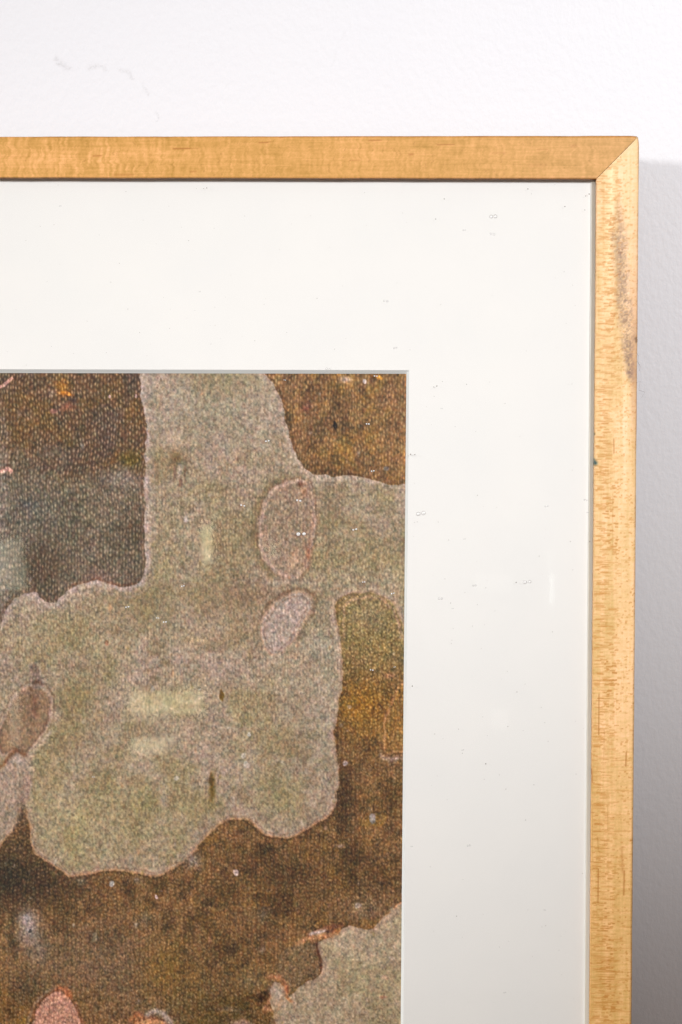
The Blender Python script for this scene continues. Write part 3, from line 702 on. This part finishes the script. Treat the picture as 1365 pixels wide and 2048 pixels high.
def side_wood(UU, VV, us, vs):
    """maple with ray flecks: UU, VV grids (rows along the rail)"""
    u, v = UU, VV
    k = np.ones(u.shape)[..., None]
    c = k * np.array([233, 195, 141.])
    dn = sm(900, 2000, v)[..., None]  # deeper tone down the rail: partly wood, partly light falloff put into the colour
    c = c * (1 - dn) + dn * (k * np.array([230, 184, 118.]))
    fl = lambda *a, **q: fbm(u, v, *a, **q)
    tone = 0.030 * fl(9, 300, seed=500, octaves=2) + 0.022 * fl(26, 3.6, seed=510, octaves=3) + 0.016 * fl(3, 2.4, seed=520, octaves=2) + 0.018 * fl(60, 120, seed=530) + 0.012 * fl(2.4, 50, seed=540, octaves=2)
    c = c * (1 + tone)[..., None]
    c[..., 2] *= (1 + 1.2 * tone)
    # pale band on the upper left part
    pb = np.exp(-((u - (1222 - 0.02 * (v - 400))) / 9) ** 2) * sm(700, 450, v) * 0.7
    c = c * (1 - pb[..., None]) + pb[..., None] * np.array([255, 226, 178.])
    fleck = np.zeros(u.shape)
    rnd = np.random.RandomState(9)
    uline = us  # relative across position in units, 0 at the inner edge
    def draw(u0, vc, ln, w, s, slope=0.0):
        i0, i1 = np.searchsorted(vs, [vc - 52, vc + 52])
        if i1 <= i0: return
        a = uline[None, :]; b = v[i0:i1]
        x = (a - u0) / ln
        body = np.clip(1 - np.clip(np.abs(x * 2 - 1) - 0.72, 0, 9) / 0.28, 0, 1)
        g = body * np.exp(-((b - vc - slope * (a - u0)) / w) ** 2) * s
        fleck[i0:i1] = np.maximum(fleck[i0:i1], g)
    W = 86
    v0, v1 = vs[0], 2110
    n = int((v1 - v0) / 0.62)
    for _ in range(n):
        vc = rnd.uniform(v0, v1)
        z = rnd.rand()
        phase = 0.5 + 0.5 * math.sin(vc / 70.0 + 1.3 * math.sin(vc / 190.0))
        if z < 0.42:      # long rays near the inner edge
            draw(rnd.choice([0, 2, 9, 14, 18]) + rnd.uniform(-2, 4), vc, rnd.uniform(5, 24 if vc < 1900 else 60), rnd.uniform(0.5, 1.25), rnd.uniform(0.2, 0.95), rnd.uniform(-0.05, 0.12))
        elif z < 0.68:
            draw(rnd.uniform(22, 44), vc, rnd.uniform(4, 14), rnd.uniform(0.7, 1.7), rnd.uniform(0.2, 0.9) * (0.4 + phase), rnd.uniform(-0.12, 0.12))
        elif z < 0.9 or vc < 1500:   # short dots toward the outer edge
            draw(rnd.uniform(42, 84), vc, rnd.uniform(2.5, 7), rnd.uniform(0.8, 1.5), rnd.uniform(0.2, 0.85), rnd.uniform(-0.2, 0.35))
        else:
            draw(rnd.uniform(0, 70), vc, rnd.uniform(15, 50), rnd.uniform(0.7, 1.2), rnd.uniform(0.1, 0.5), 0)
    for vc in (575, 645, 690, 905, 1015, 1120, 1165, 1214, 1372, 1950, 2010, 2030):
        draw(rnd.uniform(0, 34), vc + rnd.uniform(-6, 6), rnd.uniform(10, 22), rnd.uniform(2.0, 3.4), 0.6)
    c = c * (1 - fleck[..., None]) + fleck[..., None] * np.array([190, 128, 58.])
    lit = np.clip(fbm(u, v, 12, 2.4, seed=560, octaves=2), 0, 2) * 0.018
    c = c * (1 + lit)[..., None]
    # grey mildew stain wandering toward the outer arris
    ce = np.interp(v, [400, 470, 560, 640, 740, 790], [1238, 1240, 1245, 1255, 1263, 1266])
    wd = np.interp(v, [400, 440, 560, 640, 740, 800], [4, 13, 14, 15, 11, 5])
    am = np.interp(v, [380, 440, 500, 560, 620, 660, 745, 770, 900], [0, 0.30, 0.62, 0.54, 0.80, 0.66, 0.80, 0.2, 0.0])
    ce = ce + 3.5 * fbm(u, v, 12, 34, seed=577, octaves=3)
    st = np.exp(-np.clip(np.abs(u - ce) / wd, 0, 9) ** 2.4) * am
    st = st * np.clip(0.75 + 0.38 * fbm(u, v, 3.2, 2.6, seed=570, octaves=3) + 0.2 * fbm(u, v, 14, 30, seed=575), 0.1, 1.3)
    col = k * np.array([134, 108, 90.])
    c = c * (1 - st[..., None]) + st[..., None] * col
    st2 = np.exp(-np.clip(np.abs(u - 1270) / 8, 0, 9) ** 2) * np.interp(v, [300, 420, 600, 760, 900, 1100], [0.0, 0.1, 0.35, 0.4, 0.15, 0])
    c = c * (1 - st2[..., None]) + st2[..., None] * np.array([196, 146, 112.])
    def mark(pts, w, s, rgb=(168, 104, 44)):
        nonlocal c
        lo = min(p[1] for p in pts) - 60; hi = max(p[1] for p in pts) + 60
        i0, i1 = np.searchsorted(vs, [lo, hi])
        d = ldist(u[i0:i1], v[i0:i1], pts)
        m = (np.exp(-(d / w) ** 2) * s)[..., None]
        c[i0:i1] = c[i0:i1] * (1 - m) + m * np.array(rgb, float)
    for pts, w, s in (([(1228, 878), (1228.5, 906)], 1.2, 0.6), ([(1198.5, 1388), (1198, 1470)], 1.0, 0.7), ([(1253, 1505), (1252, 1532)], 1.3, 0.7), ([(1249, 1530), (1257, 1531)], 1, 0.4), ([(1184, 1538), (1185, 1565)], 1.1, 0.55),
                      ([(1197, 1738), (1196.5, 1806)], 1.0, 0.75), ([(1249, 1742), (1248, 1790)], 1.6, 0.6), ([(1196, 1675), (1197, 1700)], 0.9, 0.4), ([(1209, 1460), (1208, 1520)], 0.8, 0.3), ([(1226, 985), (1226, 1100)], 0.7, 0.22),
                      ([(1216, 1610), (1216, 1660)], 0.8, 0.25), ([(1235, 2004), (1237, 2006)], 2, 0.6), ([(1244, 1695), (1246, 1745)], 2.5, 0.3)):
        mark(pts, w, s)
    mark([(1188, 923), (1191, 926)], 4.4, 1.0, (40, 74, 74)); mark([(1187, 915), (1188, 918)], 1.5, 0.9, (74, 92, 62))
    mark([(1188, 868), (1189, 868)], 2.2, 0.9, (90, 84, 42)); mark([(1272.5, 675), (1272.5, 684)], 1.6, 0.8, (58, 38, 26)); mark([(1270, 677), (1271, 678)], 2, 0.5, (110, 74, 40))
    mark([(1183, 1083), (1183, 1084)], 1.2, 0.8, (60, 54, 40))
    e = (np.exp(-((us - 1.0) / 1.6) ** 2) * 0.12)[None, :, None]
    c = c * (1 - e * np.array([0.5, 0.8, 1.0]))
    return s2l(np.clip(c, 5, 254))

def rail(name, oa, ob, ia, ib, kind, label=None):
    """one mitred rail: the profile runs round the section, rows run from the far corner (a) to corner (b)"""
    oa, ob, ia, ib = map(lambda p: np.array(p, float), (oa, ob, ia, ib))
    Wd = 20.3                                        # width in mm
    r = 1.25
    front = np.linspace(r / Wd, 1 - 0.35 / Wd, 78 if kind != 'plain' else 6)
    prof = [(1.0, 3.0), (1.0, 1.6), (1.0, 0.5), (1 - 0.12 / Wd, 0.16)]
    prof += [(s, 0.0) for s in front[::-1]]
    for a in (30, 60, 90):
        prof.append(((r - r * math.sin(math.radians(a))) / Wd, r - r * math.cos(math.radians(a))))
    nfront = len(front)
    prof += [(0.0, 6.0), (0.0, 12.0), (0.0, THICK), (0.66, THICK), (0.66, 3.0)]
    prof = np.array(prof)
    Lo = np.linalg.norm(ob - oa)
    if kind == 'top':
        t = np.unique(np.concatenate([np.linspace(0, 1440 / Lo, 24), np.arange(1440, Lo, 1.25) / Lo, [1.0]]))
    elif kind == 'side':
        t = np.unique(np.concatenate([np.linspace(0, 1585 / Lo, 24), np.arange(1585, Lo, 1.25) / Lo, [1.0]]))
    else:
        t = np.linspace(0, 1, 40)
    # 0.17 mm short of the mitre at each end: the open joint
    T, Sx = np.meshgrid(t, prof[:, 0], indexing='ij')
    Dp = np.repeat(prof[:, 1][None], len(t), 0)
    g = 0.6 / Lo
    T2 = g + T * (1 - 2 * g)
    A = oa + (ob - oa) * T2[..., None]; B = ia + (ib - ia) * T2[..., None]
    UV = A + (B - A) * Sx[..., None]
    # straight back from the face: depth moves along y only
    X = (UV[..., 0] - 682.5) * K * MM; Z = (1024 - UV[..., 1]) * K * MM; Y = Dp * MM
    # very slight unevenness of the hand-sanded arrises
    wob = 0.00004 * fbm(UV[..., 0].ravel(), UV[..., 1].ravel(), 60, seed=600).reshape(X.shape)
    arr = ((Sx < 0.02) & (Dp < 13)) | ((Sx > 0.98) & (Dp < 3.1))
    if kind == 'side': X = X + np.where(arr, wob, 0)
    if kind == 'top': Z = Z + np.where(arr, wob, 0)
    # the corner of the frame is worn round
    near = np.clip(1 - np.hypot(UV[..., 0] - O_TR[0], UV[..., 1] - O_TR[1]) / 22.0, 0, 1) ** 2 * (Sx < 0.2)
    X = X - near * 3.0 * K * MM; Z = Z - near * 1.5 * K * MM
    pts = np.stack([X, Y, Z], -1).reshape(-1, 3)
    nc = len(prof)
    f = grid_faces(len(t), nc, True)
    me = mesh(name, loc(pts), f, False)
    # end caps
    uu = UV[..., 0].ravel(); vv = UV[..., 1].ravel()
    if kind == 'top':
        lin = top_wood(uu, vv)
    elif kind == 'side':
        order = np.argsort(UV[:, 0, 1])
        U2, V2 = UV[order, :, 0], UV[order, :, 1]
        us = (1 - prof[:, 0]) * 86.0
        lin2 = side_wood(U2, V2, us, V2[:, nc // 2])
        lin = np.empty_like(lin2); lin[order] = lin2
        lin = lin.reshape(-1, 3)
    else:
        n_ = 1 + 0.05 * fbm(uu, vv, 30, seed=700)
        lin = s2l(np.array([238, 188, 122.]) * n_[:, None])
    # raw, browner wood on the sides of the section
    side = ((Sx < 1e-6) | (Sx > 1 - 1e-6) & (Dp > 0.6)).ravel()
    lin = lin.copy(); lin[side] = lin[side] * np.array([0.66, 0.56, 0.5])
    # shade of the rounded outer arris, put into the wood colour
    edge_shade = np.clip(1 - Sx.ravel() / 0.055, 0, 1) * (0.35 + 0.25 * np.clip(fbm(uu, vv, 40, seed=820), -1, 1))
    lin = lin * (1 - edge_shade[:, None] * np.array([0.55, 0.72, 0.80]))
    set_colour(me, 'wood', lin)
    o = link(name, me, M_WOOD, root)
    if label: tag(o, label)
    # caps closing both mitred ends
    for ring, flip in ((pts[:nc], True), (pts[-nc:], False)):
        me2 = bpy.data.meshes.new('rail_end')
        me2.from_pydata([tuple(p) for p in loc(ring)], [], [list(range(nc))[::-1] if flip else list(range(nc))])
        link('rail_end', me2, M_ENDS, o)
    return o

M_ENDS = end_wood_material()
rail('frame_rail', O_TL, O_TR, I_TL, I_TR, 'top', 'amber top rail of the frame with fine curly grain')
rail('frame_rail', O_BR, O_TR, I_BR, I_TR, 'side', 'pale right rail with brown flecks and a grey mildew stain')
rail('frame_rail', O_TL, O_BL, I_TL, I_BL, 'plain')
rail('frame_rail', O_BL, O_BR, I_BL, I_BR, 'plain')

# ---- dark slab added in each mitre, standing in for the gap's shade
for (a_, b_) in ((O_TR, I_TR), (O_TL, I_TL), (O_BR, I_BR), (O_BL, I_BL)):
    a_, b_ = np.array(a_, float), np.array(b_, float)
    dd_ = (b_ - a_) / np.linalg.norm(b_ - a_); nn_ = np.array([-dd_[1], dd_[0]]) * 0.75
    a_ = a_ + dd_ * 4.5; b_ = b_ - dd_ * 0.6
    cs = [a_ - nn_, b_ - nn_, b_ + nn_, a_ + nn_]
    v_ = [P(*c_)[0::2] for c_ in cs]
    vv_ = [(x_, 0.7 * MM, z_) for x_, z_ in v_] + [(x_, 19.5 * MM, z_) for x_, z_ in v_]
    link('mitre_shade_slab', mesh('mitre_shade_slab', loc(vv_), [[0, 3, 2, 1], [4, 5, 6, 7], [0, 1, 5, 4], [1, 2, 6, 5], [2, 3, 7, 6], [3, 0, 4, 7]]), M_GAP_SHADE, root)

# ---- glass
GD = 3.05                                            # depth of the front of the glass, mm
c = [P(I_TL[0] - 14, I_TL[1] - 14), P(I_TR[0] + 14, I_TR[1] - 14), P(I_BR[0] + 14, I_BR[1] + 14), P(I_BL[0] - 14, I_BL[1] + 14)]
def slab(name, corners, d0, d1, mat, parent):
    v = [(p[0], d0 * MM, p[2]) for p in corners] + [(p[0], d1 * MM, p[2]) for p in corners]
    f = [[0, 3, 2, 1], [4, 5, 6, 7], [0, 1, 5, 4], [1, 2, 6, 5], [2, 3, 7, 6], [3, 0, 4, 7]]
    return link(name, mesh(name, loc(v), f), mat, parent)
glass = slab('glass_pane', c, GD, GD + 1.0, M_GLASS, root)

# ---- mat board with its bevelled window
MD, MT = 4.9, 1.5                                    # depth of the face and thickness, mm
W_O = [(-1066, 736), (818.8, 740.3), (796.7, 3232), (-1078, 3232)]       # window at the face of the mat
W_I = [(-1060, 744), (813.3, 747.6), (791.5, 3226), (-1072, 3226)]       # window at the print
out = [P(I_TL[0] - 12, I_TL[1] - 12), P(I_TR[0] + 12, I_TR[1] - 12), P(I_BR[0] + 12, I_BR[1] + 12), P(I_BL[0] - 12, I_BL[1] + 12)]
wo = [P(u, v, MD) for u, v in W_O]; wi = [P(u, v, MD + MT) for u, v in W_I]
v = [(p[0], MD * MM, p[2]) for p in out] + wo + [(p[0], (MD + MT) * MM, p[2]) for p in out]
f = [[0, 4, 5, 1], [1, 5, 6, 2], [2, 6, 7, 3], [3, 7, 4, 0], [0, 1, 9, 8], [1, 2, 10, 9], [2, 3, 11, 10], [3, 0, 8, 11]]
matb = link('mat_board', mesh('mat_board', loc(v), f), M_MAT, root)
bev = link('mat_bevel', mesh('mat_bevel', loc(wo + wi), [[0, 4, 5, 1], [1, 5, 6, 2], [2, 6, 7, 3], [3, 7, 4, 0]]), M_BEVEL, matb)

# ---- the print
PD = MD + MT + 0.12
step = 1.35
us = np.unique(np.concatenate([np.arange(-1120, -80, 14.0), np.arange(-80, 824, step), [846.0]]))
vs = np.unique(np.concatenate([[716.0], np.arange(738, 2110, step), np.arange(2110, 3290, 14.0)]))
U, V = np.meshgrid(us, vs)
k = (DIST + PD) / DIST
pts = np.stack([(U - 682.5) * K * k * MM, np.full(U.shape, PD * MM), (1024 - V) * K * k * MM], -1).reshape(-1, 3)
me = mesh('photo_print', loc(pts), grid_faces(len(vs), len(us)), True)
set_colour(me, 'print', bark(U.ravel(), V.ravel()))
photo = link('photo_print', me, M_PRINT, root)
tag(photo, 'colour photograph of peeling plane tree bark, grey-olive plates over brown')

# ---- spacers between glass and mat, along the four inner edges (seen past the lip on the right)
def spacer(a0, a1, b0, b1):
    """a: the two ends on the inner line of the lip, b: the same shifted to the spacer's own inner face"""
    corners = [P(*a0), P(*a1), P(*b1), P(*b0)]
    slab('spacer', corners, GD + 1.03, MD - 0.02, M_SPACER, root)
e = 0.6
spacer((I_TL[0], I_TL[1] - 11), (I_TR[0], I_TR[1] - 11), (I_TL[0], I_TL[1] - 3), (I_TR[0], I_TR[1] - 3))
spacer((I_TR[0] + 11, I_TR[1] + e + .2), (I_BR[0] + 11, I_BR[1] - e), (I_TR[0] - 7.6, I_TR[1] + e + .2), (I_BR[0] - 7.6, I_BR[1] - e))
spacer((I_TL[0] - 11, I_TL[1] + e + .2), (I_BL[0] - 11, I_BL[1] - e), (I_TL[0] + 4, I_TL[1] + e + .2), (I_BL[0] + 4, I_BL[1] - e))
spacer((I_BL[0], I_BL[1] + 11), (I_BR[0], I_BR[1] + 11), (I_BL[0], I_BL[1] - e + .2), (I_BR[0], I_BR[1] - e + .2))
# ---- backing board
slab('backing_board', out, PD + 0.6, PD + 4.0, M_BACK, root)

# ---- felt bumpers between the frame's back and the wall
for u in (-1490, 1245):
    q = P(u, 292, 0)
    cx, cz = (q[0]) - OFF[0], q[2] - OFF[2]
    vv_, ff_ = [], []
    y0, y1 = THICK * MM, (THICK + GAP) * MM
    for yy in (y0, y1):
        for a in range(12):
            vv_.append((cx + 0.004 * math.cos(a * math.pi / 6), yy, cz + 0.004 * math.sin(a * math.pi / 6)))
    ff_ = [[a, (a + 1) % 12, 12 + (a + 1) % 12, 12 + a] for a in range(12)] + [list(range(12))[::-1], list(range(12, 24))]
    link('wall_bumper', mesh('wall_bumper', vv_, ff_), M_BACK, root)

# ---- droplet glints: twin beads whose white colour stands for light focused through drops
def bead(seed):
    rnd = random.Random(seed)
    vv, ff = [], []
    for cx, rr in ((-0.62, 0.52), (0.62, 0.52 * rnd.uniform(0.85, 1.05))):
        b0 = len(vv); nseg = 14; rings = (1.0, 0.9, 0.68, 0.36)
        for q, ring in enumerate(rings):
            h = math.sqrt(max(0, 1 - ring * ring)) * 0.4 * rr
            for s in range(nseg):
                a = 2 * math.pi * s / nseg
                vv.append((cx + rr * ring * math.cos(a), -h, rr * ring * math.sin(a)))
        vv.append((cx, -0.4 * rr, 0)); top = len(vv) - 1
        for q in range(len(rings) - 1):
            for s in range(nseg):
                s2 = (s + 1) % nseg
                ff.append([b0 + q * nseg + s, b0 + q * nseg + s2, b0 + (q + 1) * nseg + s2, b0 + (q + 1) * nseg + s])
        for s in range(nseg):
            ff.append([b0 + 3 * nseg + s, b0 + 3 * nseg + (s + 1) % nseg, top])
    me = mesh('droplet_glint_pair', vv, ff, True); me.materials.append(M_GLINT)
    return me
bead_meshes = [bead(s) for s in range(3)]
GLINTS = [(987, 433, 9), (929, 460, 6), (985, 468, 6.5), (121, 412, 5), (400, 583, 5), (772, 602, 6),
         (791, 696, 6), (657, 738, 7), (736, 848, 6), (535, 882, 6.5), (884, 817, 5), (825, 910, 4.5),
         (598, 1001, 7), (603, 1068, 9), (842, 1027, 9), (1094, 1012, 6), (1055, 1164, 9), (949, 1171, 6), (881, 1197, 7),
         (930, 1078, 5), (906, 1217, 4.5), (255, 1214, 5.5), (316, 1236, 6), (330, 1244, 6.5), (366, 1172, 6), (486, 1011, 6.5), (710, 1059, 6),
         (570, 760, 4.5), (752, 752, 5.5), (746, 942, 5.5), (728, 1164, 5.5), (786, 1187, 5.5), (744, 1340, 7), (790, 1334, 5),
         (824, 1693, 4.5), (938, 1691, 7), (926, 1500, 5), (1172, 1000, 6), (1176, 1025, 5), (187, 1554, 5), (400, 1379, 5),
         (1090, 1820, 5), (1010, 1985, 5), ]
rnd = random.Random(4)
for i, (u, v_, w) in enumerate(GLINTS):
    o = bpy.data.objects.new('droplet_glint_pair', bead_meshes[i % 3]); scene.collection.objects.link(o)
    on_print = u < 803 and v_ > 752
    o.parent = photo if on_print else matb
    dd = PD if on_print else MD
    o.location = Vector(P(u, v_, dd - 0.01)) - Vector(OFF)
    s = w * K * MM * (0.45 if w < 5.5 else 0.62 if w < 8 else 0.9) * rnd.uniform(0.85, 1.1)
    o.scale = (s * rnd.uniform(0.9, 1.25), s, s); o.rotation_euler = (0, rnd.uniform(-0.25, 0.25), 0)

# ---- dust specks on the glass
vv, ff = [], []
rnd = random.Random(12)
spots = [(1187 - 8, 388, 1.4), (1172, 392, 1.1), (889, 398, 1.2), (1056, 378, 1.3), (872, 438, 1.1), (414, 376, 1.0), (408, 377, 1.0), (874, 772, 1.4), (868, 774, 1.0), (1130, 413, 1.4), (1170, 420, 1.1), (822, 909, 1.6), (830, 909, 1.2), (902, 1206, 1.0), (1033, 1165, 1.2), (1141, 1083, 1.0), (1180, 1083, 1.4), (825, 1372, 1.3), (1052, 1640, 1.0), (972, 1528, 1.4)]
for _ in range(80):
    spots.append((rnd.uniform(-60, 1180), rnd.uniform(366, 735), rnd.uniform(0.35, 0.75)))
for _ in range(100):
    spots.append((rnd.uniform(825, 1180), rnd.uniform(735, 2090), rnd.uniform(0.35, 0.85)))
for u, v_, r_ in spots:
    x, _, z = P(u, v_, GD); n0 = len(vv); a0 = rnd.uniform(0, 6)
    rr = r_ * K * MM
    for q in range(5):
        a = a0 + q * 1.2566
        f_ = rr * rnd.uniform(0.6, 1.3)
        vv.append((x + f_ * math.cos(a), (GD - 0.004) * MM, z + f_ * math.sin(a)))
    vv.append((x, (GD - 0.05) * MM, z))
    ff += [[n0 + q, n0 + (q + 1) % 5, n0 + 5] for q in range(5)]
d = link('dust_specks', mesh('dust_specks', loc(vv), ff), M_DUST, glass)
tag(d, kind='stuff')

# ---- fibres of dust caught on the outer arris of the right rail
def thread(pts, r_):
    c_ = np.array([P(*p) for p in pts])
    tt = np.linspace(0, len(pts) - 1, 6 * len(pts)); i = np.minimum(tt.astype(int), len(pts) - 2); w = tt - i
    w = (w * w * (3 - 2 * w))[:, None]
    path = c_[i] * (1 - w) + c_[i + 1] * w
    ring = [np.array([r_ * math.cos(a), -r_ * math.sin(a), r_ * math.sin(a + 1)]) for a in (0, 2.09, 4.19)]
    v = np.stack([path + q for q in ring], 1).reshape(-1, 3)
    link('dust_thread', mesh('dust_thread', loc(v), grid_faces(len(path), 3, True), True), M_HAIR, root)
thread([(1274, 705, 4), (1277, 712, 3), (1276, 724, 3), (1281, 733, 4), (1279, 742, 5)], 0.00005)
thread([(1274, 765, 4), (1281, 762, 4), (1278, 780, 5), (1290, 784, 8), (1284, 796, 10)], 0.00004)
thread([(1273, 676, 2), (1276, 680, 2), (1274, 690, 3)], 0.00007)
